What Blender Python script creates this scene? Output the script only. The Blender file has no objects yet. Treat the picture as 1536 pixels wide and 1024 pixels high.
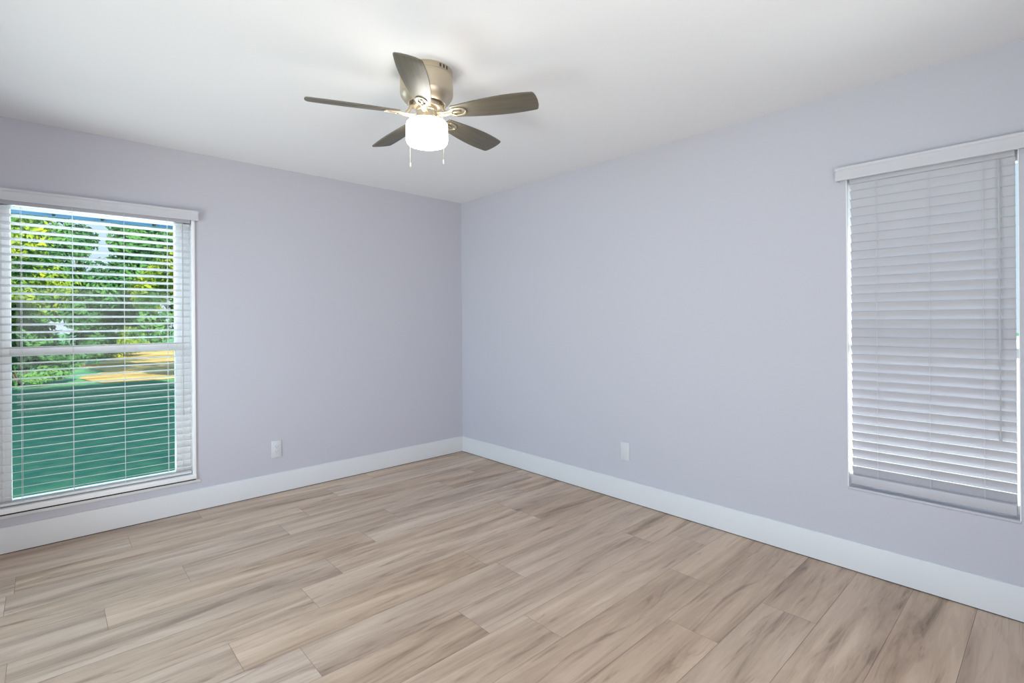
import bpy, bmesh, math, random
from mathutils import Vector, Matrix

sc = bpy.context.scene
COL = sc.collection
PI = math.pi

# ------------------------------------------------------------------ camera, world, sun, large lights, exposure
F_PX, CAM = 759.0, Vector((-3.0139, -4.0049, 1.2805))
YAW, ROLL, PY = 0.74384, -0.00721, 480.6
fw = Vector((math.sin(YAW), math.cos(YAW), 0))
rt0 = Vector((math.cos(YAW), -math.sin(YAW), 0))
up0 = Vector((0, 0, 1))
rt = math.cos(ROLL) * rt0 + math.sin(ROLL) * up0
up = -math.sin(ROLL) * rt0 + math.cos(ROLL) * up0
cam_data = bpy.data.cameras.new('camera')
cam = bpy.data.objects.new('camera', cam_data)
COL.objects.link(cam)
m = Matrix((rt, up, -fw)).transposed().to_4x4()
m.translation = CAM
cam.matrix_world = m
cam_data.sensor_fit = 'HORIZONTAL'
cam_data.sensor_width = 36
cam_data.lens = F_PX * 36 / 1536
cam_data.shift_y = -(512 - PY) / 1536
cam_data.clip_start = 0.02
cam_data.clip_end = 300
sc.camera = cam

sc.view_settings.view_transform = 'Standard'
sc.view_settings.look = 'None'
sc.view_settings.exposure = 0.09
sc.view_settings.gamma = 1.0
sc.view_settings.use_curve_mapping = False

world = bpy.data.worlds.new('sky')
sc.world = world
world.use_nodes = True
nt = world.node_tree
nt.nodes.clear()
wo = nt.nodes.new('ShaderNodeOutputWorld')
bg = nt.nodes.new('ShaderNodeBackground')
tc = nt.nodes.new('ShaderNodeTexCoord')
sx = nt.nodes.new('ShaderNodeSeparateXYZ')
cr = nt.nodes.new('ShaderNodeValToRGB')
e = cr.color_ramp.elements
e[0].position = 0.0; e[0].color = (0.74, 0.86, 1.0, 1)
e[1].position = 0.75; e[1].color = (0.30, 0.55, 1.0, 1)
mid = cr.color_ramp.elements.new(0.25); mid.color = (0.62, 0.80, 1.0, 1)
nt.links.new(tc.outputs['Generated'], sx.inputs[0])
nt.links.new(sx.outputs['Z'], cr.inputs[0])
nt.links.new(cr.outputs[0], bg.inputs['Color'])
nt.links.new(bg.outputs[0], wo.inputs['Surface'])
bg.inputs['Strength'].default_value = 1.0

SUN_EL = math.radians(25)
sun_d = bpy.data.lights.new('sun', 'SUN')
sun_d.energy = 11.0
sun_d.color = (1.0, 0.90, 0.70)
sun_d.angle = math.radians(0.6)
sun = bpy.data.objects.new('sun', sun_d)
COL.objects.link(sun)
sun.rotation_euler = Vector((-0.12, 1.0, -math.tan(SUN_EL))).to_track_quat('-Z', 'Y').to_euler()

# added fill lamps, standing in for light through made-up openings behind and beside camera
def area(name, loc, size, size_y, direction, energy, color):
    d = bpy.data.lights.new(name, 'AREA')
    d.shape = 'RECTANGLE'; d.size = size; d.size_y = size_y
    d.energy = energy; d.color = color
    o = bpy.data.objects.new(name, d)
    COL.objects.link(o)
    o.location = loc
    o.rotation_euler = Vector(direction).to_track_quat('-Z', 'Y').to_euler()
area('hall_fill', (-2.45, -4.95, 0.95), 1.7, 1.7, (0.05, 1, 0.18), 40, (1.0, 0.975, 0.975))
area('deck_fill', (-3.95, -2.6, 0.95), 3.5, 1.7, (1, 0.25, 0.14), 10, (0.985, 0.975, 1.0))
area('deck_fill_up', (-4.60, -1.8, 0.0), 1.4, 4.2, (.40, 0.22, 1), 148, (1.0, 0.97, 0.955))
# added blue fill lamp slanting down through the made-up door
area('deck_fill_blue', (-4.75, -1.70, 2.45), 1.2, 2.6, (1, 0.05, -1.35), 165, (0.52, 0.72, 1.0))
# added lamps boosting the daylight under the eave at the open blinds
area('window_fill', (-2.77, 0.62, 1.75), 1.3, 0.8, (0, -1, -0.95), 38, (0.80, 0.90, 1.0))
area('lawn_fill', (-2.77, 0.80, -0.02), 1.6, 0.9, (0, -0.6, 1), 14, (0.90, 1.0, 0.98))
# added lamps boosting the daylight behind the closed blinds
area('side_fill', (1.00, -4.05, 1.10), 1.3, 1.7, (-1, 0.55, 0), 26, (0.95, 0.98, 1.0))
area('side_fill_up', (0.80, -3.57, 0.0), 0.9, 1.2, (-0.5, 0, 1), 65, (1.0, 0.99, 0.97))

LAMP = 12.5      # radiance of the fan's glass lamp shade

# ------------------------------------------------------------------ materials
def new_mat(name):
    m = bpy.data.materials.new(name)
    m.use_nodes = True
    n = m.node_tree
    return m, n, n.nodes['Principled BSDF']

def N(n, kind, **kw):
    x = n.nodes.new(kind)
    for k, v in kw.items():
        setattr(x, k, v)
    return x

def simple(name, col, rough=0.5, metal=0.0, bump=0.0, scale=200, spec=0.5):
    m, n, b = new_mat(name)
    b.inputs['Base Color'].default_value = (*col, 1)
    b.inputs['Roughness'].default_value = rough
    b.inputs['Metallic'].default_value = metal
    b.inputs['Specular IOR Level'].default_value = spec
    t = N(n, 'ShaderNodeTexCoord')
    no = N(n, 'ShaderNodeTexNoise')
    no.inputs['Scale'].default_value = scale
    no.inputs['Detail'].default_value = 3
    n.links.new(t.outputs['Object'], no.inputs['Vector'])
    if bump:
        bp = N(n, 'ShaderNodeBump')
        bp.inputs['Strength'].default_value = bump
        bp.inputs['Distance'].default_value = 0.002
        n.links.new(no.outputs['Fac'], bp.inputs['Height'])
        n.links.new(bp.outputs[0], b.inputs['Normal'])
    mr = N(n, 'ShaderNodeMapRange')
    mr.inputs['To Min'].default_value = max(0.02, rough - 0.04)
    mr.inputs['To Max'].default_value = min(1, rough + 0.04)
    n.links.new(no.outputs['Fac'], mr.inputs['Value'])
    n.links.new(mr.outputs[0], b.inputs['Roughness'])
    return m

M = {}
M['wall'] = simple('wall_paint', (0.545, 0.538, 0.592), 0.75, bump=0.10, scale=350, spec=0.25)
M['ceiling'] = simple('ceiling_paint', (0.82, 0.822, 0.832), 0.9, bump=0.05, scale=300, spec=0.1)
M['trim'] = simple('white_trim_paint', (0.69, 0.69, 0.70), 0.45, spec=0.4)
M['vinyl'] = simple('white_vinyl', (0.92, 0.92, 0.93), 0.4)
M['blind'] = simple('white_blind_dim', (0.505, 0.497, 0.535), 0.45)  # dimmer copy of the same white blind, shade put into its colour
M['open_blind'] = simple('white_blind_lit', (0.76, 0.77, 0.78), 0.45)  # brighter copy of the same blind, light put into its colour
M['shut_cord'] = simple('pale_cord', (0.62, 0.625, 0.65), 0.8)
M['valance'] = simple('valance_white', (0.60, 0.595, 0.63), 0.45)
M['cord'] = simple('white_cord', (0.78, 0.80, 0.80), 0.8)
M['wand'] = simple('grey_wand', (0.47, 0.475, 0.50), 0.35)
M['gap'] = simple('painted_shade', (0.02, 0.02, 0.025), 0.9)  # near-black for painted shadow lines
M['plate'] = simple('white_plastic', (0.64, 0.645, 0.66), 0.35)
M['slot'] = simple('dark_slot', (0.10, 0.10, 0.10), 0.8)
M['nickel'] = simple('brushed_nickel', (0.62, 0.54, 0.41), 0.42, 1.0)
M['nickel_dark'] = simple('shadowed_metal', (0.10, 0.09, 0.08), 0.5, 0.6)
M['soffit'] = simple('blue_soffit_paint', (0.20, 0.40, 0.62), 0.8)
M['siding'] = simple('stucco', (0.7, 0.7, 0.68), 0.9, bump=0.4, scale=60)
M['roofing'] = simple('roof_shingle', (0.2, 0.19, 0.18), 0.9, bump=0.5, scale=40)
M['concrete'] = simple('pale_concrete', (0.75, 0.74, 0.72), 0.9, bump=0.4, scale=30)
M['bark'] = simple('bark', (0.10, 0.085, 0.075), 0.95, bump=1.0, scale=18)

# lamp glass
m, n, b = new_mat('lit_glass')
b.inputs['Base Color'].default_value = (0.9, 0.9, 0.88, 1)
b.inputs['Emission Color'].default_value = (1.0, 0.965, 0.90, 1)
b.inputs['Emission Strength'].default_value = LAMP
M['lamp'] = m

# window glass: clear with a faint reflection
m, n, b = new_mat('window_glass')
n.nodes.remove(b)
out = n.nodes['Material Output']
tr = N(n, 'ShaderNodeBsdfTransparent'); tr.inputs[0].default_value = (0.93, 0.97, 0.96, 1)
gl = N(n, 'ShaderNodeBsdfGlossy'); gl.inputs['Roughness'].default_value = 0.02
fr = N(n, 'ShaderNodeFresnel'); fr.inputs['IOR'].default_value = 1.25
mx = N(n, 'ShaderNodeMixShader')
n.links.new(fr.outputs[0], mx.inputs[0]); n.links.new(tr.outputs[0], mx.inputs[1]); n.links.new(gl.outputs[0], mx.inputs[2])
n.links.new(mx.outputs[0], out.inputs['Surface'])
M['glass'] = m

# fan blade wood: grey-brown grain along the blade
m, n, b = new_mat('blade_wood')
t = N(n, 'ShaderNodeTexCoord'); mp = N(n, 'ShaderNodeMapping'); mp.inputs['Scale'].default_value = (3, 60, 60)
no = N(n, 'ShaderNodeTexNoise'); no.inputs['Scale'].default_value = 2.0; no.inputs['Detail'].default_value = 6
rp = N(n, 'ShaderNodeValToRGB')
rp.color_ramp.elements[0].position = 0.3; rp.color_ramp.elements[0].color = (0.078, 0.066, 0.044, 1)
rp.color_ramp.elements[1].position = 0.75; rp.color_ramp.elements[1].color = (0.135, 0.116, 0.080, 1)
n.links.new(t.outputs['Object'], mp.inputs[0]); n.links.new(mp.outputs[0], no.inputs['Vector'])
n.links.new(no.outputs['Fac'], rp.inputs[0]); n.links.new(rp.outputs[0], b.inputs['Base Color'])
b.inputs['Roughness'].default_value = 0.5
b.inputs['Specular IOR Level'].default_value = 0.9
M['blade'] = m

# plank floor: UV = metres inside the plank, attribute "tone" = random number per plank
m, n, b = new_mat('oak_plank')
uv = N(n, 'ShaderNodeUVMap', uv_map='plank')
tone = N(n, 'ShaderNodeAttribute', attribute_name='tone')
def math_node(op, a, bb=None, c=None):
    x = N(n, 'ShaderNodeMath', operation=op)
    for i, v in enumerate((a, bb, c)):
        if v is None: continue
        if isinstance(v, (int, float)): x.inputs[i].default_value = v
        else: n.links.new(v, x.inputs[i])
    return x.outputs[0]
off = N(n, 'ShaderNodeVectorMath', operation='SCALE')
off.inputs[0].default_value = (37.0, 11.0, 53.0)
n.links.new(tone.outputs['Fac'], off.inputs['Scale'])
def grain(scale_x, scale_y, sc_, detail, rough, dist=0.0):
    mp = N(n, 'ShaderNodeMapping'); mp.inputs['Scale'].default_value = (scale_x, scale_y, 1)
    n.links.new(uv.outputs[0], mp.inputs[0])
    ad = N(n, 'ShaderNodeVectorMath', operation='ADD')
    n.links.new(mp.outputs[0], ad.inputs[0]); n.links.new(off.outputs[0], ad.inputs[1])
    no = N(n, 'ShaderNodeTexNoise')
    no.inputs['Scale'].default_value = sc_; no.inputs['Detail'].default_value = detail
    no.inputs['Roughness'].default_value = rough; no.inputs['Distortion'].default_value = dist
    n.links.new(ad.outputs[0], no.inputs['Vector'])
    return no.outputs['Fac']
g_broad = grain(0.85, 8.0, 1.0, 4, 0.5, 0.9)
g_streak = grain(2.1, 21.0, 1.0, 5, 0.6, 1.6)
g_fine = grain(9.0, 160.0, 1.0, 3, 0.6)
# cathedral rings: bands of a smooth field
band = math_node('SINE', math_node('MULTIPLY', g_broad, 95.0))
band = math_node('MULTIPLY', band, 0.5)
ramp = N(n, 'ShaderNodeValToRGB')
re = ramp.color_ramp.elements
re[0].position = 0.28; re[0].color = (0.200, 0.138, 0.090, 1)
re[1].position = 0.74; re[1].color = (0.675, 0.515, 0.385, 1)
x = ramp.color_ramp.elements.new(0.43); x.color = (0.420, 0.296, 0.210, 1)
x = ramp.color_ramp.elements.new(0.58); x.color = (0.555, 0.408, 0.296, 1)
v = math_node('ADD', math_node('SUBTRACT', math_node('MULTIPLY', g_broad, 0.85), 0.06), math_node('MULTIPLY', g_streak, 0.34))
v = math_node('ADD', v, math_node('MULTIPLY', math_node('SUBTRACT', g_fine, 0.5), 0.10))
v = math_node('ADD', v, math_node('MULTIPLY', band, 0.026))
v = math_node('ADD', v, math_node('MULTIPLY', math_node('SUBTRACT', tone.outputs['Fac'], 0.5), 0.17))
n.links.new(v, ramp.inputs[0])
# dark thin streaks and knots
strk = N(n, 'ShaderNodeValToRGB')
strk.color_ramp.elements[0].position = 0.27; strk.color_ramp.elements[0].color = (0.62, 0.60, 0.59, 1)
strk.color_ramp.elements[1].position = 0.42; strk.color_ramp.elements[1].color = (1, 1, 1, 1)
n.links.new(g_streak, strk.inputs[0])
mul = N(n, 'ShaderNodeMix', data_type='RGBA', blend_type='MULTIPLY'); mul.inputs[0].default_value = 0.8
n.links.new(ramp.outputs[0], mul.inputs[6]); n.links.new(strk.outputs[0], mul.inputs[7])
# some planks greyer than others
hs = N(n, 'ShaderNodeHueSaturation'); hs.inputs['Value'].default_value = 1.0
fr_ = math_node('FRACT', math_node('MULTIPLY', tone.outputs['Fac'], 7.31))
n.links.new(math_node('ADD', math_node('MULTIPLY', fr_, 0.18), 0.90), hs.inputs['Saturation'])
n.links.new(mul.outputs[2], hs.inputs['Color'])
n.links.new(hs.outputs[0], b.inputs['Base Color'])
n.links.new(math_node('ADD', math_node('MULTIPLY', g_fine, 0.12), 0.30), b.inputs['Roughness'])
b.inputs['Specular IOR Level'].default_value = 0.5
bp = N(n, 'ShaderNodeBump'); bp.inputs['Strength'].default_value = 0.12; bp.inputs['Distance'].default_value = 0.001
n.links.new(g_fine, bp.inputs['Height']); n.links.new(bp.outputs[0], b.inputs['Normal'])
M['plank'] = m
M['seam'] = simple('plank_seam', (0.30, 0.22, 0.16), 0.8)

def ramp_mat(name, c0, c1, scale, rough=0.9, bump=0.6, p0=0.35, p1=0.7, stretch=(1, 1, 1)):
    m, n, b = new_mat(name)
    t = N(n, 'ShaderNodeTexCoord'); mp = N(n, 'ShaderNodeMapping'); mp.inputs['Scale'].default_value = stretch
    no = N(n, 'ShaderNodeTexNoise'); no.inputs['Scale'].default_value = scale; no.inputs['Detail'].default_value = 6
    r = N(n, 'ShaderNodeValToRGB')
    r.color_ramp.elements[0].position = p0; r.color_ramp.elements[0].color = (*c0, 1)
    r.color_ramp.elements[1].position = p1; r.color_ramp.elements[1].color = (*c1, 1)
    n.links.new(t.outputs['Object'], mp.inputs[0]); n.links.new(mp.outputs[0], no.inputs['Vector'])
    n.links.new(no.outputs['Fac'], r.inputs[0]); n.links.new(r.outputs[0], b.inputs['Base Color'])
    b.inputs['Roughness'].default_value = rough
    b.inputs['Specular IOR Level'].default_value = 0.1
    bp = N(n, 'ShaderNodeBump'); bp.inputs['Strength'].default_value = bump; bp.inputs['Distance'].default_value = 0.05
    n.links.new(no.outputs['Fac'], bp.inputs['Height']); n.links.new(bp.outputs[0], b.inputs['Normal'])
    return m
M['lawn'] = ramp_mat('lawn_grass', (0.09, 0.31, 0.175), (0.18, 0.42, 0.20), 5.0)
M['path'] = ramp_mat('sandy_path', (0.42, 0.28, 0.09), (0.80, 0.62, 0.25), 1.2, stretch=(0.5, 1.5, 1))
def leaf_mat(name, c0, c1, trans):
    m = ramp_mat(name, c0, c1, 1.6, 0.6, 0.0, 0.42, 0.64)
    n = m.node_tree
    b = n.nodes['Principled BSDF']; out = n.nodes['Material Output']
    src = b.inputs['Base Color'].links[0].from_socket
    tl = N(n, 'ShaderNodeBsdfTranslucent'); mx = N(n, 'ShaderNodeMixShader'); mx.inputs[0].default_value = trans
    n.links.new(src, tl.inputs[0]); n.links.new(b.outputs[0], mx.inputs[1]); n.links.new(tl.outputs[0], mx.inputs[2])
    n.links.new(mx.outputs[0], out.inputs['Surface'])
    return m
M['leaf'] = leaf_mat('leaf_bright', (0.06, 0.20, 0.06), (0.45, 0.54, 0.05), 0.35)  # noise ramp puts lit and shaded leaf clumps into the colour
M['leaf_dark'] = leaf_mat('leaf_dark', (0.05, 0.16, 0.07), (0.12, 0.30, 0.09), 0.25)

# ------------------------------------------------------------------ mesh helpers
class MB:
    """collects shapes into one mesh"""
    def __init__(s): s.bm = bmesh.new()
    def box(s, x0, x1, y0, y1, z0, z1, bevel=0.0, rot=None):
        bm2 = bmesh.new()
        bmesh.ops.create_cube(bm2, size=1.0)
        mm = Matrix.Translation(((x0 + x1) / 2, (y0 + y1) / 2, (z0 + z1) / 2)) @ Matrix.Diagonal((abs(x1 - x0), abs(y1 - y0), abs(z1 - z0), 1))
        bmesh.ops.transform(bm2, matrix=mm, verts=bm2.verts)
        if bevel:
            bmesh.ops.bevel(bm2, geom=list(bm2.edges), offset=bevel, segments=2, affect='EDGES', profile=0.5)
        if rot is not None:
            bmesh.ops.transform(bm2, matrix=rot, verts=bm2.verts)
        s.add(bm2); return s
    def add(s, bm2):
        me = bpy.data.meshes.new('tmp'); bm2.to_mesh(me); bm2.free()
        s.bm.from_mesh(me); bpy.data.meshes.remove(me)
    def prism(s, pts, z0, z1, mat=None, bevel=0.0):
        bm2 = bmesh.new()
        a = [bm2.verts.new((x, y, z0)) for x, y in pts]
        f = bm2.faces.new(a)
        r = bmesh.ops.extrude_face_region(bm2, geom=[f])
        bmesh.ops.translate(bm2, vec=(0, 0, z1 - z0), verts=[v for v in r['geom'] if isinstance(v, bmesh.types.BMVert)])
        bmesh.ops.recalc_face_normals(bm2, faces=bm2.faces)
        if bevel:
            ed = [e_ for e_ in bm2.edges if abs(e_.verts[0].co.z - e_.verts[1].co.z) < 1e-6]
            bmesh.ops.bevel(bm2, geom=ed, offset=bevel, segments=2, affect='EDGES', profile=0.5)
        if mat is not None: bmesh.ops.transform(bm2, matrix=mat, verts=bm2.verts)
        s.add(bm2); return s
    def profile_x(s, pts, x0, x1, mat=None):
        """extrude a (y, z) outline from x0 to x1"""
        bm2 = bmesh.new()
        a = [bm2.verts.new((x0, y, z)) for y, z in pts]
        c = [bm2.verts.new((x1, y, z)) for y, z in pts]
        k = len(pts)
        bm2.faces.new(a); bm2.faces.new(c[::-1])
        for i in range(k): bm2.faces.new((a[i], c[i], c[(i + 1) % k], a[(i + 1) % k]))
        bmesh.ops.recalc_face_normals(bm2, faces=bm2.faces)
        if mat is not None: bmesh.ops.transform(bm2, matrix=mat, verts=bm2.verts)
        s.add(bm2); return s
    def lathe(s, prof, seg=64, loc=(0, 0, 0), mat=None):
        bm2 = bmesh.new()
        rings = []
        for r, z in prof:
            if r < 1e-6: rings.append([bm2.verts.new((0, 0, z))])
            else: rings.append([bm2.verts.new((r * math.cos(2 * PI * i / seg), r * math.sin(2 * PI * i / seg), z)) for i in range(seg)])
        for a, c in zip(rings, rings[1:]):
            for i in range(seg):
                j = (i + 1) % seg
                if len(a) == 1 and len(c) == 1: continue
                if len(a) == 1: bm2.faces.new((a[0], c[i], c[j]))
                elif len(c) == 1: bm2.faces.new((a[i], c[0], a[j]))
                else: bm2.faces.new((a[i], c[i], c[j], a[j]))
        bmesh.ops.recalc_face_normals(bm2, faces=bm2.faces)
        mm = Matrix.Translation(loc)
        if mat is not None: mm = mm @ mat
        bmesh.ops.transform(bm2, matrix=mm, verts=bm2.verts)
        s.add(bm2); return s
    def tube(s, pts, r, seg=8, r_end=None):
        pts = [Vector(p) for p in pts]
        bm2 = bmesh.new(); rings = []
        k = len(pts)
        for i, p in enumerate(pts):
            d = (pts[min(i + 1, k - 1)] - pts[max(i - 1, 0)]).normalized()
            u = d.cross(Vector((0, 0, 1)))
            if u.length < 1e-3: u = d.cross(Vector((1, 0, 0)))
            u.normalize(); w = d.cross(u)
            rr = r if r_end is None else r + (r_end - r) * i / (k - 1)
            rings.append([bm2.verts.new(p + rr * (math.cos(2 * PI * j / seg) * u + math.sin(2 * PI * j / seg) * w)) for j in range(seg)])
        for a, c in zip(rings, rings[1:]):
            for j in range(seg): bm2.faces.new((a[j], a[(j + 1) % seg], c[(j + 1) % seg], c[j]))
        bm2.faces.new(rings[0]); bm2.faces.new(rings[-1][::-1])
        bmesh.ops.recalc_face_normals(bm2, faces=bm2.faces)
        s.add(bm2); return s
    def mesh(s, name, mat, smooth=35):
        me = bpy.data.meshes.new(name)
        s.bm.to_mesh(me); s.bm.free()
        me.materials.append(mat)
        if smooth:
            for p in me.polygons: p.use_smooth = True
            me.set_sharp_from_angle(angle=math.radians(smooth))
        return me
    def build(s, name, mat, parent=None, smooth=35):
        o = bpy.data.objects.new(name, s.mesh(name, mat, smooth))
        COL.objects.link(o)
        if parent: o.parent = parent
        return o

def empty(name, loc, label, cat, group=None):
    o = bpy.data.objects.new(name, None)
    COL.objects.link(o)
    o.location = loc
    o.empty_display_size = 0.1
    tag(o, label, cat, group)
    return o
def tag(o, label, cat, group=None):
    o['label'] = label; o['category'] = cat
    if group: o['group'] = group
def structure(o, label=None, cat=None):
    o['kind'] = 'structure'
    if label: o['label'] = label
    if cat: o['category'] = cat
    return o

# ------------------------------------------------------------------ room shell
H = 2.44
XL, YB = -3.60, -4.70           # left wall and back wall
TH = 0.16
# window openings
AX0, AX1, AZ0, AZ1 = -3.252, -2.280, 0.212, 2.005     # in the far-left wall (y = 0)
BY0, BY1, BZ0, BZ1 = -3.886, -3.259, 0.408, 2.005     # in the right wall (x = 0)

def wall_y(name, x0, x1, y0, y1, hole=None):
    w = MB()
    if hole:
        a, b_, c, d = hole
        w.box(x0, a, y0, y1, 0, H).box(b_, x1, y0, y1, 0, H).box(a, b_, y0, y1, 0, c).box(a, b_, y0, y1, d, H)
    else: w.box(x0, x1, y0, y1, 0, H)
    return w.build(name, M['wall'], smooth=0)
def wall_x(name, x0, x1, y0, y1, hole=None):
    w = MB()
    if hole:
        a, b_, c, d = hole
        w.box(x0, x1, y0, a, 0, H).box(x0, x1, b_, y1, 0, H).box(x0, x1, a, b_, 0, c).box(x0, x1, a, b_, d, H)
    else: w.box(x0, x1, y0, y1, 0, H)
    return w.build(name, M['wall'], smooth=0)

structure(wall_y('wall_front', XL - TH, TH, 0, TH, (AX0, AX1, AZ0, AZ1)), 'lavender grey wall holding the window with open blinds', 'wall')
structure(wall_x('wall_right', 0, TH, YB - TH, 0, (BY0, BY1, BZ0, BZ1)), 'lavender grey wall holding the window with closed blinds', 'wall')
structure(wall_x('wall_left', XL - TH, XL, YB - TH, 0, (-4.55, -0.65, 0.001, 2.15)), 'lavender grey wall beside the camera', 'wall')
structure(wall_y('wall_back', XL, 0, YB - TH, YB, (-3.35, -1.55, 0.001, 2.15)), 'lavender grey wall with a made-up opening behind the camera, added for light', 'wall')
# unseen walls behind the made-up opening, added to keep the sun out
w = MB()
w.box(XL, 0, -7.10, -7.00, 0, H).box(XL - TH, XL, -7.10, YB - TH, 0, H).box(0, TH, -7.10, YB - TH, 0, H)
structure(w.build('wall_sun_block', M['wall'], smooth=0), 'unseen walls added behind the opening to keep the sun out', 'wall')
structure(MB().box(XL - TH, TH, -7.10, TH, H, H + 0.12).build('ceiling', M['ceiling'], smooth=0), 'smooth white ceiling around the fan', 'ceiling')

# baseboards: flat board with an eased top edge
BH, BT = 0.148, 0.014
bprof = [(0, 0.004), (-BT, 0.004), (-BT, BH - 0.006), (-BT + 0.003, BH - 0.001), (-BT + 0.006, BH), (0, BH)]
structure(MB().profile_x(bprof, XL, 0).build('baseboard_front', M['trim']), 'tall white baseboard under the open blinds window', 'baseboard')
rz = Matrix.Rotation(-PI / 2, 4, 'Z')
structure(MB().profile_x(bprof, BT, -YB, rz).build('baseboard_right', M['trim']), 'tall white baseboard along the closed blinds wall', 'baseboard')
structure(MB().profile_x(bprof, -0.63, -BT, Matrix.Translation((XL, 0, 0)) @ Matrix.Rotation(PI / 2, 4, 'Z')).build('baseboard_left', M['trim']), 'white baseboard beside the camera', 'baseboard')
# thin dark strip painted in as the shadow line under the boards
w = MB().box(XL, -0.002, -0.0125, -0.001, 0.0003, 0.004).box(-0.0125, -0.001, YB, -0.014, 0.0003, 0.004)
structure(w.build('trim_1', M['gap'], smooth=0), 'dark strip painted as the shade under the baseboards', 'trim')

# floor of planks
PW = 0.2225
joints = {0: [-1.05, -2.27], 1: [-2.66, -1.44], 2: [-3.134, -0.345, -1.74], 3: [-0.72, -1.94, -3.16], 4: [-2.494, -1.324, -0.1], 5: [-1.61, -0.39, -2.83],
          6: [-3.13, -1.91, -0.69], 7: [-0.674, -2.12, -3.34], 8: [-2.486, -1.27 - .05], 9: [-1.266, -2.287], 10: [-1.684, -0.46, -2.9],
          11: [-0.273, -1.49, -2.71], 12: [-0.663, -1.88, -3.1], 13: [-1.067, -2.29], 14: [-0.645, -1.865, -3.09], 15: [-1.75, -2.97]}
tones = {(2, 1): .25, (3, 2): .3, (4, 2): .28, (5, 1): .25, (5, 2): .55, (7, 2): .75, (7, 3): .35, (9, 1): .3, (9, 2): .72, (10, 1): .25, (10, 2): .3,
         (11, 2): .62, (12, 1): .65, (12, 2): .35, (13, 1): .35, (13, 2): .65, (14, 1): .22, (14, 2): .3, (15, 1): .6, (16, 1): .5}
rnd = random.Random(5)
verts, faces, uvs, tvals, mids = [], [], [], [], []
def quad(x0, x1, y0, y1, z, u0, v0, t, mi):
    k = len(verts)
    verts.extend([(x0, y0, z), (x1, y0, z), (x1, y1, z), (x0, y1, z)])
    faces.append((k, k + 1, k + 2, k + 3))
    uvs.extend([(x0 - u0, y0 - v0), (x1 - u0, y0 - v0), (x1 - u0, y1 - v0), (x0 - u0, y1 - v0)])
    tvals.append(t); mids.append(mi)
row = 0
y_hi = 0.0
G = 0.0008
while y_hi > -7.0:
    y_lo = max(-0.1875 - PW * row, -7.0)
    xs = sorted([XL, 0.0] + [j for j in joints.get(row, [-0.5 - rnd.random(), -1.9 - rnd.random() * .6, -3.2])])
    segs = list(zip(xs, xs[1:]))[::-1]            # from the right wall leftwards
    for i, (a, c) in enumerate(segs):
        t = tones.get((row, i + 1), 0.3 + 0.45 * rnd.random()) + rnd.random() * 0.02
        quad(a + G, c - G, y_lo + G, y_hi - G, 0.0, a, y_lo, t, 0)
    y_hi = y_lo; row += 1
quad(XL - TH, TH, -7.1, TH, -0.0009, 0, 0, 0.5, 1)
me = bpy.data.meshes.new('floor')
me.from_pydata(verts, [], faces)
ul = me.uv_layers.new(name='plank')
for i, u in enumerate(uvs): ul.data[i].uv = u
at = me.attributes.new('tone', 'FLOAT', 'FACE')
for i, t in enumerate(tvals): at.data[i].value = t
me.materials.append(M['plank']); me.materials.append(M['seam'])
for i, p in enumerate(me.polygons): p.material_index = mids[i]
fo = bpy.data.objects.new('floor', me); COL.objects.link(fo)
structure(fo, 'taupe oak plank floor', 'floor')
structure(MB().box(XL - TH, TH, -7.1, TH, -0.14, -0.004).build('trim_2', M['siding'], smooth=0), 'concrete slab under the floor', 'slab')

# ------------------------------------------------------------------ windows
# window_1, single hung, in the wall y = 0; built in (x, depth y, z)
wn = bpy.data.objects.new('window_1', None); COL.objects.link(wn)
wn.location = ((AX0 + AX1) / 2, 0.1, AZ0)
structure(wn, 'white vinyl window over the lawn behind open blinds', 'window')
def wpart(mb, name, mat, root, smooth=35):
    o = mb.build(name, mat, None, smooth)
    o.parent = root
    o.matrix_parent_inverse = Matrix.Translation(-root.location)
    return o
FW = 0.088
gx0, gx1 = AX0 + FW, AX1 - FW
w = MB()
fy0, fy1 = 0.070, 0.135
w.box(AX0, gx0, fy0, fy1, AZ0 + .01, AZ1, 0.003).box(gx1, AX1, fy0, fy1, AZ0 + .01, AZ1, 0.003)
w.box(gx0, gx1, fy0, fy1, 1.965, AZ1, 0.003).box(gx0, gx1, fy0, fy1, AZ0 + .01, 0.268, 0.003)
w.box(gx1 + .030, gx1 + .040, fy0 - .006, fy0 + .004, AZ0 + .02, AZ1, 0.002).box(gx0 - .040, gx0 - .030, fy0 - .006, fy0 + .004, AZ0 + .02, AZ1, 0.002)
wpart(w, 'window_frame', M['vinyl'], wn)
w = MB().box(gx0 - .005, gx1 + .005, 0.062, 0.128, 1.095, 1.142, 0.004)
wpart(w, 'meeting_rail', M['vinyl'], wn)
wpart(MB().box(gx0 - .002, gx1 + .002, 0.112, 0.116, 1.130, 1.970), 'upper_pane', M['glass'], wn, 0)
wpart(MB().box(gx0 - .002, gx1 + .002, 0.090, 0.094, 0.262, 1.110), 'lower_pane', M['glass'], wn, 0)
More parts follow.
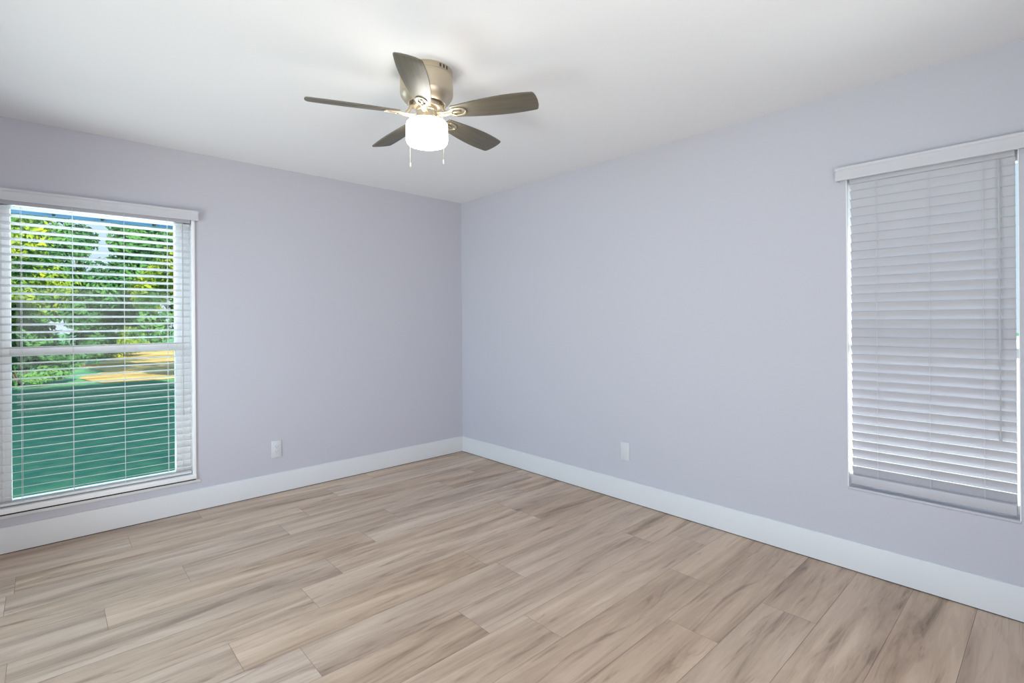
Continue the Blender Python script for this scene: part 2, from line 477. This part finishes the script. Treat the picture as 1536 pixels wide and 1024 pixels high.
# reveal liner and narrow casing edge, stool at the bottom
w = MB()
w.box(AX1 - .006, AX1 + .012, -0.012, 0.075, AZ0 + .010, 1.985, 0.002).box(AX0 - .012, AX0 + .006, -0.012, 0.075, AZ0 + .010, 1.985, 0.002)
wpart(w, 'casing', M['vinyl'], wn)
w = MB().box(AX0 - .012, AX1 + .012, -0.020, 0.075, AZ0 + .010, AZ0 + .040, 0.004)
wpart(w, 'window_stool', M['vinyl'], wn)
wpart(MB().box(AX0 - .010, AX1 + .010, -0.006, 0.10, AZ0 + .0005, AZ0 + .0095), 'shade_strip', M['gap'], wn, 0)  # dark strip standing in for the shadow line under the stool
wpart(MB().box(AX0 - .03, AX1 + .04, -0.006, 0.0, AZ0 - .018, AZ0 + .0005, 0.002), 'apron_bead', M['trim'], wn)

# unseen wide glass door, made up to let light in beside the camera
dr = bpy.data.objects.new('added_door', None); COL.objects.link(dr)
dr.location = (XL - .08, -2.8, 0)
structure(dr, 'made-up wide glass sliding door beside the camera, added to let light in', 'door')
w = MB()
w.box(XL - .12, XL - .05, -4.55, -4.49, 0.001, 2.15, .003).box(XL - .12, XL - .05, -0.71, -0.65, 0.001, 2.15, .003)
w.box(XL - .12, XL - .05, -4.49, -0.71, 2.09, 2.15, .003).box(XL - .12, XL - .05, -4.49, -0.71, 0.001, 0.04, .003).box(XL - .12, XL - .05, -2.83, -2.77, 0.04, 2.09, .003)
wpart(w, 'door_frame', M['vinyl'], dr)
wpart(MB().box(XL - .09, XL - .085, -4.49, -2.83, 0.04, 2.09), 'door_pane', M['glass'], dr, 0)
wpart(MB().box(XL - .09, XL - .085, -2.77, -0.71, 0.04, 2.09), 'door_pane', M['glass'], dr, 0)

# window_2 in the wall x = 0
wm = bpy.data.objects.new('window_2', None); COL.objects.link(wm)
wm.location = (0.1, (BY0 + BY1) / 2, BZ0)
structure(wm, 'white vinyl window hidden behind closed blinds', 'window')
w = MB()
hx0, hx1, K = 0.095, 0.145, 0.006
w.box(hx0, hx1, BY0, BY0 + K, BZ0, BZ1, .003).box(hx0, hx1, BY1 - K, BY1, BZ0, BZ1, .003)
w.box(hx0, hx1, BY0 + K, BY1 - K, BZ1 - .045, BZ1, .003).box(hx0, hx1, BY0 + K, BY1 - K, BZ0, BZ0 + .05, .003)
wpart(w, 'window_frame', M['vinyl'], wm)
wpart(MB().box(hx0 - .005, hx1, BY0 + K, BY1 - K, 1.10, 1.142, .003), 'meeting_rail', M['vinyl'], wm)
wpart(MB().box(0.128, 0.132, BY0 + K - .002, BY1 - K + .002, 1.13, BZ1 - .043), 'upper_pane', M['glass'], wm, 0)
wpart(MB().box(0.110, 0.114, BY0 + K - .002, BY1 - K + .002, BZ0 + .048, 1.11), 'lower_pane', M['glass'], wm, 0)
w = MB().box(0.0005, 0.095, BY0 + .001, BY1 - .001, BZ0 + .0005, BZ0 + .012, .001)
wpart(w, 'window_stool', M['wall'], wm)
w = MB()
w.box(0.0, 0.095, BY1 - .004, BY1 - .0005, BZ0 + .012, BZ1).box(0.0, 0.095, BY0 + .0005, BY0 + .004, BZ0 + .012, BZ1)
wpart(w, 'casing', M['vinyl'], wm)

# ------------------------------------------------------------------ blinds (built along local x, facing local -y)
PITCH, SLW = 0.0443, 0.050
def slat_mesh(length, mat):
    w = MB()
    # shallow crowned section
    k = 6
    top = [(-SLW / 2 + SLW * i / k, 0.0012 + 0.0005 * (1 - (2 * i / k - 1) ** 2)) for i in range(k + 1)]
    bot = [(y, z - 0.0022) for y, z in top]
    w.profile_x(top + bot[::-1], -length / 2, length / 2)
    return w.mesh('slat', mat)
def make_blind(loc, rotz, length, z_top, z_bot, tilt, label, cords, wand_x, wand_bot, val_len, val_y, rail_h):
    root = empty('window_blind', loc, label, 'blind')
    root.rotation_euler = (0, 0, rotz)
    v = MB()
    # valance board with a small cap moulding and returns
    vp = [(val_y, 0.0), (val_y - .012, 0.0), (val_y - .012, 0.008), (val_y - .010, 0.012), (val_y - .010, 0.046), (val_y - .016, 0.054), (val_y - .016, 0.064), (val_y, 0.064)]
    v.profile_x(vp, -val_len / 2, val_len / 2)
    v.box(-val_len / 2, -val_len / 2 + .010, val_y, -0.0005, 0.0, 0.064).box(val_len / 2 - .010, val_len / 2, val_y, -0.0005, 0.0, 0.064)
    vo = v.build('valance', M['valance'], root); vo.location = (0, 0, z_top)
    h = MB().box(-length / 2, length / 2, -0.012, 0.040, 0, 0.042, 0.002)
    ho = h.build('headrail', M['blind'], root); ho.location = (0, 0, z_top - 0.016)
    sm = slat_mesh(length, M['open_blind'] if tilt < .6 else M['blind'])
    z = z_top - 0.030
    z_last = z_bot + rail_h + (0.030 if tilt < .6 else 0.0215)
    count = round((z - z_last) / PITCH)
    step = (z - z_last) / count
    for k in range(count + 1):
        s = bpy.data.objects.new('slat', sm); COL.objects.link(s); s.parent = root
        s.location = (0, 0.014, z); s.rotation_euler = (-tilt, 0, 0)
        z -= step
    b = MB().box(-length / 2, length / 2, -0.024, 0.024, -rail_h / 2, rail_h / 2, 0.004)
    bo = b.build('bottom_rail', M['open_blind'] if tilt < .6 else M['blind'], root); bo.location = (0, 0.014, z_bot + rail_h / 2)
    hy = SLW / 2 * math.cos(tilt) + 0.003
    for cx in cords:
        c = MB()
        c.tube([(cx, 0.014 - hy, z_bot + rail_h), (cx, 0.014 - hy, z_top)], 0.0011, 6)
        c.tube([(cx + .004, 0.014 + hy, z_bot + rail_h), (cx + .004, 0.014 + hy, z_top)], 0.0011, 6)
        c.build('ladder_cord', M['cord'] if tilt < .6 else M['shut_cord'], root)
    wd = MB()
    wy = 0.014 - hy - 0.008
    wd.tube([(wand_x, wy, wand_bot), (wand_x, wy, z_top - 0.03)], 0.0038, 6)
    wd.lathe([(0, -.012), (.0045, -.010), (.006, 0.0), (.0045, .02), (.0038, .03)], 10, (wand_x, wy, wand_bot))
    wd.tube([(wand_x, wy, z_top - 0.03), (wand_x, wy + .006, z_top - 0.012)], 0.002, 6)
    wd.build('tilt_wand', M['wand'], root)
    return root

cA = (AX0 + AX1) / 2
make_blind((cA, 0.018, 0), 0, AX1 - AX0 - 0.022, 1.972, 0.258, 0.20,
           'white slatted window blind tilted open, green lawn and trees showing through',
           [-3.121 - cA, -2.898 - cA, -2.650 - cA, -2.420 - cA], -2.339 - cA, 0.672, 1.03, -0.046, 0.016)
cB = (BY0 + BY1) / 2
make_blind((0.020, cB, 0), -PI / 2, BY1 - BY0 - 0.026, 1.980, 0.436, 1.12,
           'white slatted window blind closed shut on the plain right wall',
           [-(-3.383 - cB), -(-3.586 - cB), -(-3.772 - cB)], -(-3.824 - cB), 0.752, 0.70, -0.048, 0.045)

# ------------------------------------------------------------------ wall plates
def plate_base(w):
    w.box(-.0365, .0365, -.006, 0, -.064, .064, .0025)
def outlet(loc, rotz, duplex, label, group='wall plates low on the walls'):
    r = empty('wall_outlet', loc, label, 'outlet', group)
    r.rotation_euler = (0, 0, rotz)
    p = MB(); plate_base(p); p.build('cover_plate', M['plate'], r)
    p = MB().box(-.0165, .0165, -.0078, -.006, -.034, .034, .0008)
    rc = p.build('receptacle', M['plate'], r)
    if duplex:
        for zz in (.017, -.017):
            s = MB().box(-.0075, -.0055, -.0081, -.0076, zz - .001, zz + .008).box(.0055, .0075, -.0081, -.0076, zz - .001, zz + .006)
            s.lathe([(0, 0), (.0022, 0), (.0022, .0004), (0, .0004)], 10, (0, -.0077, zz - .007), Matrix.Rotation(PI / 2, 4, 'X'))
            s.build('socket_slot', M['slot'], rc, 0)
    for zz in (.050, -.050):
        s = MB().lathe([(0, .0012), (.0028, .0008), (.0032, 0), (0, 0)], 12, (0, -.006, zz), Matrix.Rotation(PI / 2, 4, 'X'))
        s.build('screw', M['plate'], r)
    return r
outlet((-1.7465, 0, 0.3275), 0, True, 'white electrical outlet on the wall beside the open blinds window')
outlet((0, -1.904, 0.3485), -PI / 2, False, 'pale blank-looking wall plate on the wall right of the corner')

# ------------------------------------------------------------------ ceiling fan
FX, FY = -1.7047, -2.007
fan = empty('ceiling_fan', (FX, FY, H), 'brushed nickel flush mount ceiling fan with five blades and lit glass drum', 'ceiling fan')
def zr(z): return z - H
w = MB()
w.lathe([(0, 0), (.119, 0), (.121, -.003), (.121, -.024), (.1185, -.0265), (.1185, -.031), (.121, -.0335), (.122, -.060), (.122, -.108), (.119, -.118),
         (.106, -.136), (.092, -.149), (.086, -.153), (.082, -.152), (.080, -.140), (.0, -.138)], 72)
housing = w.build('motor_housing', M['nickel'], fan)
# vent slots near the ceiling
slot_me = MB().box(.1195, .1222, -.004, .004, -.021, -.006).mesh('vent_slot', M['nickel_dark'], 0)
for k in range(12):
    vs_ = bpy.data.objects.new('vent_slot', slot_me); COL.objects.link(vs_); vs_.parent = housing
    vs_.rotation_euler = (0, 0, math.radians(267 + 90 * (k // 3) + 9 * (k % 3)))
w = MB().lathe([(0, -.139), (.079, -.139), (.079, -.1405), (0, -.1405)], 48)
w.build('recess', M['nickel_dark'], housing)  # dark disc, the shade of the recess put into its colour
w = MB().lathe([(0, -.141), (.062, -.141), (.066, -.145), (.067, -.160), (.063, -.168), (.050, -.171), (0, -.171)], 48)
w.build('flywheel', M['nickel'], fan)
w = MB().lathe([(0, -.170), (.047, -.170), (.049, -.174), (.049, -.184), (.046, -.187), (.046, -.214), (.050, -.218), (.060, -.223), (.060, -.229), (0, -.229)], 48)
w.build('switch_housing', M['nickel'], fan)
# lit glass drum
sh = [(.030, -.2285), (.058, -.2290), (.076, -.2308), (.088, -.2355), (.0945, -.2440), (.0960, -.254), (.0960, -.318), (.094, -.328), (.088, -.336), (.079, -.3395), (.06, -.3405), (0, -.341)]
MB().lathe(sh, 64).build('lamp_shade', M['lamp'], fan, 60)

R0, R1 = 0.122, 0.524
def half_w(t):
    return 0.036 + 0.026 * math.sin(min(1, t / 0.72) * PI / 2) - 0.006 * max(0, (t - 0.72) / 0.28) ** 2
pts = []
n_ = 22
for i in range(n_ + 1):
    t = i / n_
    pts.append((R0 + 0.006 + (R1 - R0 - 0.016) * t, half_w(t)))
top_c = pts[-1][1]
tipc = [(R1 - .004, top_c - .004), (R1 - .001, top_c - .010), (R1 + .004, top_c * .5), (R1 + .006, 0)]
upper = pts + tipc
outline = upper + [(x_, -y_) for x_, y_ in upper[::-1][1:]]
outline = [(R0, half_w(0) - .008)] + outline + [(R0, -half_w(0) + .008)]
blade_me = MB().prism(outline, -.003, .003, bevel=.0012).mesh('blade', M['blade'])
# bracket: neck from the flywheel, then a forked plate with a rounded end under the blade
bk = MB()
neck = [(.055, .016), (.085, .011), (.110, .012), (.125, .020), (.125, -.020), (.110, -.012), (.085, -.011), (.055, -.016)]
bk.prism(neck[::-1], -.0075, -.0035, bevel=.001)
bk.tube([(.055, 0, -.004), (.080, 0, -.011), (.105, 0, -.010), (.128, 0, -.0065)], .0075, 10)
for sgn in (1, -1):
    prong = [(.118, 0), (.122, .018), (.135, .027), (.170, .027), (.186, .022), (.196, .010), (.198, 0), (.189, 0), (.186, .008), (.178, .015), (.165, .018), (.142, .018), (.134, .010), (.132, 0)]
    prong = [(x_, sgn * y_) for x_, y_ in prong]
    if sgn > 0: prong = prong[::-1]
    bk.prism(prong, -.0080, -.0031, bevel=.0012)
bk.box(.130, .168, -.0045, .0045, -.0078, -.0031, .001)
bracket_me = bk.mesh('blade_bracket', M['nickel'])
scr = MB()
scr.lathe([(0, -.0105), (.003, -.0100), (.0042, -.0082), (.0042, -.0078), (0, -.0078)], 12)
screw_me = scr.mesh('screw', M['nickel'])
PH = 157.2
ZB = -0.199
for k in range(5):
    a = math.radians(PH + 72 * k)
    mm = Matrix.Rotation(a, 4, 'Z') @ Matrix.Translation((0, 0, ZB)) @ Matrix.Rotation(math.radians(-15), 4, 'X')
    bl = bpy.data.objects.new('blade', blade_me); COL.objects.link(bl); bl.parent = fan; bl.matrix_local = mm
    br = bpy.data.objects.new('blade_bracket', bracket_me); COL.objects.link(br); br.parent = bl
    for (px, py) in ((.140, .0225), (.140, -.0225), (.1935, 0.0)):
        s = bpy.data.objects.new('screw', screw_me); COL.objects.link(s); s.parent = bl; s.location = (px, py, 0)
    # link from the flywheel down to the bracket
    arm = MB()
    arm.tube([(.060, 0, -.158), (.072, 0, -.170), (.085, 0, -.192), (.100, 0, ZB - .008)], .0075, 10)
    ar = arm.build('bracket_arm', M['nickel'], fan); ar.matrix_local = Matrix.Rotation(a, 4, 'Z')
# pull chains: from the switch housing over the drum's shoulder and straight down
def chain(ang, r, zend, ball):
    ca, sa = math.cos(ang), math.sin(ang)
    path = [(.046, -.205), (.062, -.214), (.085, -.2235), (.0965, -.236), (r, -.252), (r + .001, -.29), (r + .001, zend)]
    pp = [(q * ca, q * sa, z) for q, z in path]
    c = MB().tube(pp, .0009, 6).build('pull_chain', M['nickel'], fan)
    f = MB().lathe([(0, .010), (.0022, .009), (.0035, .004), (.0048, -.004), (.0042, -.010), (.002, -.013), (0, -.0135)], 14, (pp[-1][0], pp[-1][1], zend - .006))
    f.build('chain_fob', M['plate'] if ball else M['nickel'], c)
right_dir = -YAW            # angle of the camera's right direction about z
chain(right_dir - math.radians(33), 0.0995, zr(2.012), True)
chain(right_dir + PI - math.radians(28), 0.0995, zr(2.030), False)

# ------------------------------------------------------------------ outside: eave, roof, ground, trees
w = MB()
w.box(-6.5, 0.7, TH, 1.05, 2.10, 2.13)
w.box(-6.5, 0.7, 1.05, 1.09, 2.075, 2.59)
structure(w.build('trim_3', M['soffit'], smooth=0), 'pale blue eave soffit seen at the top of the window', 'soffit')
w = MB()
for k in range(20):
    x0 = -6.0 + k * 0.33 + (0.05 if k % 3 == 0 else 0)
    w.box(x0, x0 + .018, 0.55, 1.05, 2.078, 2.10)
structure(w.build('trim_4', M['nickel_dark'], smooth=0), 'thin dark battens under the eave soffit', 'soffit')
# unseen house roof, ridge raised to shade the near lawn
bm2 = bmesh.new()
ry0, ry1, rzr = -8.0, 1.10, 6.45
A = [bm2.verts.new(p) for p in ((-9, ry1, 2.60), (0.7, ry1, 2.60), (0.7, -2.6, rzr), (-9, -2.6, rzr), (0.7, ry0, 2.60), (-9, ry0, 2.60))]
bm2.faces.new((A[0], A[1], A[2], A[3])); bm2.faces.new((A[3], A[2], A[4], A[5])); bm2.faces.new((A[1], A[4], A[2])); bm2.faces.new((A[0], A[3], A[5])); bm2.faces.new((A[0], A[5], A[4], A[1]))
w = MB(); w.add(bm2)
structure(w.build('roof', M['roofing'], smooth=0), 'unseen shingled house roof, raised to shade the lawn', 'roof')
def ground(name, x0, x1, y0, y1, z, mat, label, cat):
    me = bpy.data.meshes.new(name)
    me.from_pydata([(x0, y0, z), (x1, y0, z), (x1, y1, z), (x0, y1, z)], [], [(0, 1, 2, 3)])
    me.materials.append(mat)
    o = bpy.data.objects.new(name, me); COL.objects.link(o)
    structure(o, label, cat)
    return o
ground('ground', -60, 60, -60, 90, -0.15, M['lawn'], 'green lawn outside the window with open blinds', 'lawn')
ground('deck', -22, XL - TH, -9.0, 0.16, -0.13, M['concrete'], 'unseen pale concrete deck outside the made-up door, widened against green bounce light', 'patio')  # unseen pale ground, widened to keep the bounce light neutral
ground('patio', TH, 50.0, -30.0, 0.16, -0.13, M['concrete'], 'pale concrete patio added outside the closed blinds to whiten their gaps', 'patio')  # pale ground added so the blind gaps come out white
rg = random.Random(3)
left_edge = [(-2.75 + .3 * math.sin(y_ * 1.3) + rg.uniform(-.12, .12) + .05 * y_, y_) for y_ in [11.5 + k * .9 for k in range(28)]]
near_edge = [(30.0 - k * .8, 11.2 + .25 * math.sin(k * 1.7) + rg.uniform(-.1, .1)) for k in range(40)]
pv = near_edge + left_edge + [(30.0, 36.0)]
me = bpy.data.meshes.new('sandy_path')
me.from_pydata([(x_, y_, -0.135) for x_, y_ in pv], [], [tuple(range(len(pv)))])
me.materials.append(M['path'])
po = bpy.data.objects.new('sandy_path', me); COL.objects.link(po)
structure(po, 'sunlit sandy drive beyond the lawn', 'path')

def leaves(w, cx, cy, cz, rx, ry, rz_, count, size, rng, clumps=26):
    cl = []
    for _ in range(clumps):
        while True:
            p = Vector((rng.uniform(-1, 1), rng.uniform(-1, 1), rng.uniform(-1, 1)))
            if 0.25 < p.length < 1: break
        cl.append((p, rng.uniform(.18, .38)))
    vs, fs = [], []
    for i in range(count):
        c, r = cl[i % clumps]
        d = Vector((rng.gauss(0, 1), rng.gauss(0, 1), rng.gauss(0, 1))).normalized() * r * (rng.random() ** .4)
        p = c + d
        p = Vector((cx + p.x * rx, cy + p.y * ry, cz + p.z * rz_))
        s = size * rng.uniform(.6, 1.4)
        nrm = (d.normalized() + Vector((rng.uniform(-.8, .8), rng.uniform(-.8, .8), rng.uniform(-.3, 1.0)))).normalized()
        u = nrm.cross(Vector((rng.uniform(-1, 1), rng.uniform(-1, 1), rng.uniform(-1, 1)))).normalized()
        v = nrm.cross(u)
        k = len(vs)
        vs += [p - u * s, p - v * s * .45 + nrm * s * .12, p + u * s, p + v * s * .45 + nrm * s * .12]
        fs.append((k, k + 1, k + 2, k + 3))
    me = bpy.data.meshes.new('tmp'); me.from_pydata([tuple(v) for v in vs], [], fs)
    w.bm.from_mesh(me); bpy.data.meshes.remove(me)
def tree(x, y, h, crown, count, size, mat, label, seed, trunk_r=.16, lean=0.0):
    rng = random.Random(seed)
    t = empty('tree', (x, y, -0.15), label, 'tree', 'trees beyond the lawn')
    rx, ry, rz_, cz = crown
    w = MB()
    w.tube([(0, 0, 0), (lean * .3, 0, h * .3), (lean * .7, .05, h * .6), (lean, 0, cz)], trunk_r, 10, trunk_r * .4)
    for _ in range(6):
        a = rng.uniform(0, 2 * PI); z0 = cz * rng.uniform(.5, .9)
        w.tube([(lean * z0 / cz, 0, z0), (lean + rx * .35 * math.cos(a), ry * .35 * math.sin(a), z0 + rz_ * .3), (lean + rx * .7 * math.cos(a), ry * .7 * math.sin(a), z0 + rz_ * rng.uniform(.3, .7))], trunk_r * .35, 7, .015)
    w.build('trunk', M['bark'], t)
    w = MB(); leaves(w, lean, 0, cz, rx, ry, rz_, count, size, rng)
    w.build('crown', mat, t, 0)
    return t
tree(-4.3, 8.5, 4.6, (1.65, 1.7, 2.0, 2.7), 30000, .048, M['leaf'], 'bright leafy tree at the left of the window view', 11)
tree(0.3, 10.4, 4.8, (1.7, 1.8, 2.1, 2.9), 32000, .048, M['leaf'], 'bright leafy tree at the right of the window view', 12)
tree(-2.2, 17.4, 6.0, (2.5, 1.8, 2.5, 3.1), 30000, .080, M['leaf_dark'], 'dark green tree standing between and behind the bright trees', 13, .12)
tree(-11.6, 13.5, 6.0, (2.6, 2.4, 2.6, 4.0), 7000, .12, M['leaf_dark'], 'dark green tree far left beyond the lawn', 14, .2)
tree(6.8, 14.0, 6.0, (2.6, 2.4, 2.6, 3.8), 7000, .12, M['leaf_dark'], 'dark green tree far right beyond the lawn', 15, .2)
for k, (x_, y_, h_) in enumerate(((-9.5, 27, 7.5), (-4.6, 29, 8.0), (0.2, 27.5, 7.0), (5.0, 29, 8.0), (10.0, 27, 7.5))):
    tree(x_, y_, h_, (2.2, 1.8, 2.9, 3.4), 6000, .17, M['leaf_dark'],
         ('far dark tree at the left end of the distant row', 'far dark tree second from the left in the distant row', 'far dark tree in the middle of the distant row',
          'far dark tree second from the right in the distant row', 'far dark tree at the right end of the distant row')[k], 40 + k, .2)
def bush(x, y, rx, ry, h, count, mat, label, seed):
    rng = random.Random(seed)
    t = empty('bush', (x, y, -0.15), label, 'bush', 'bushes beyond the lawn')
    w = MB()
    for _ in range(7):
        a = rng.uniform(0, 2 * PI)
        w.tube([(0, 0, 0), (rx * .3 * math.cos(a), ry * .3 * math.sin(a), h * .4), (rx * .6 * math.cos(a), ry * .6 * math.sin(a), h * .8)], .02, 6, .006)
    w.build('stems', M['bark'], t)
    w = MB(); leaves(w, 0, 0, h * .52, rx, ry, h * .5, count, .06, rng, 20)
    w.build('foliage', mat, t, 0)
bush(-3.45, 12.0, 1.05, .5, 1.15, 14000, M['leaf_dark'], 'dark shaded bush at the left edge of the lawn', 21)
bush(-0.9, 23.2, 1.6, 1.0, 1.3, 8000, M['leaf'], 'sunlit bush far behind the sandy drive', 22)
bush(4.2, 19.0, 2.0, 1.0, 1.6, 4000, M['leaf_dark'], 'dark bush at the right beyond the drive', 23)
bush(-5.6, 23.0, 3.2, 1.2, 2.2, 6000, M['leaf_dark'], 'wide dark hedge bush far left behind the lawn', 24)
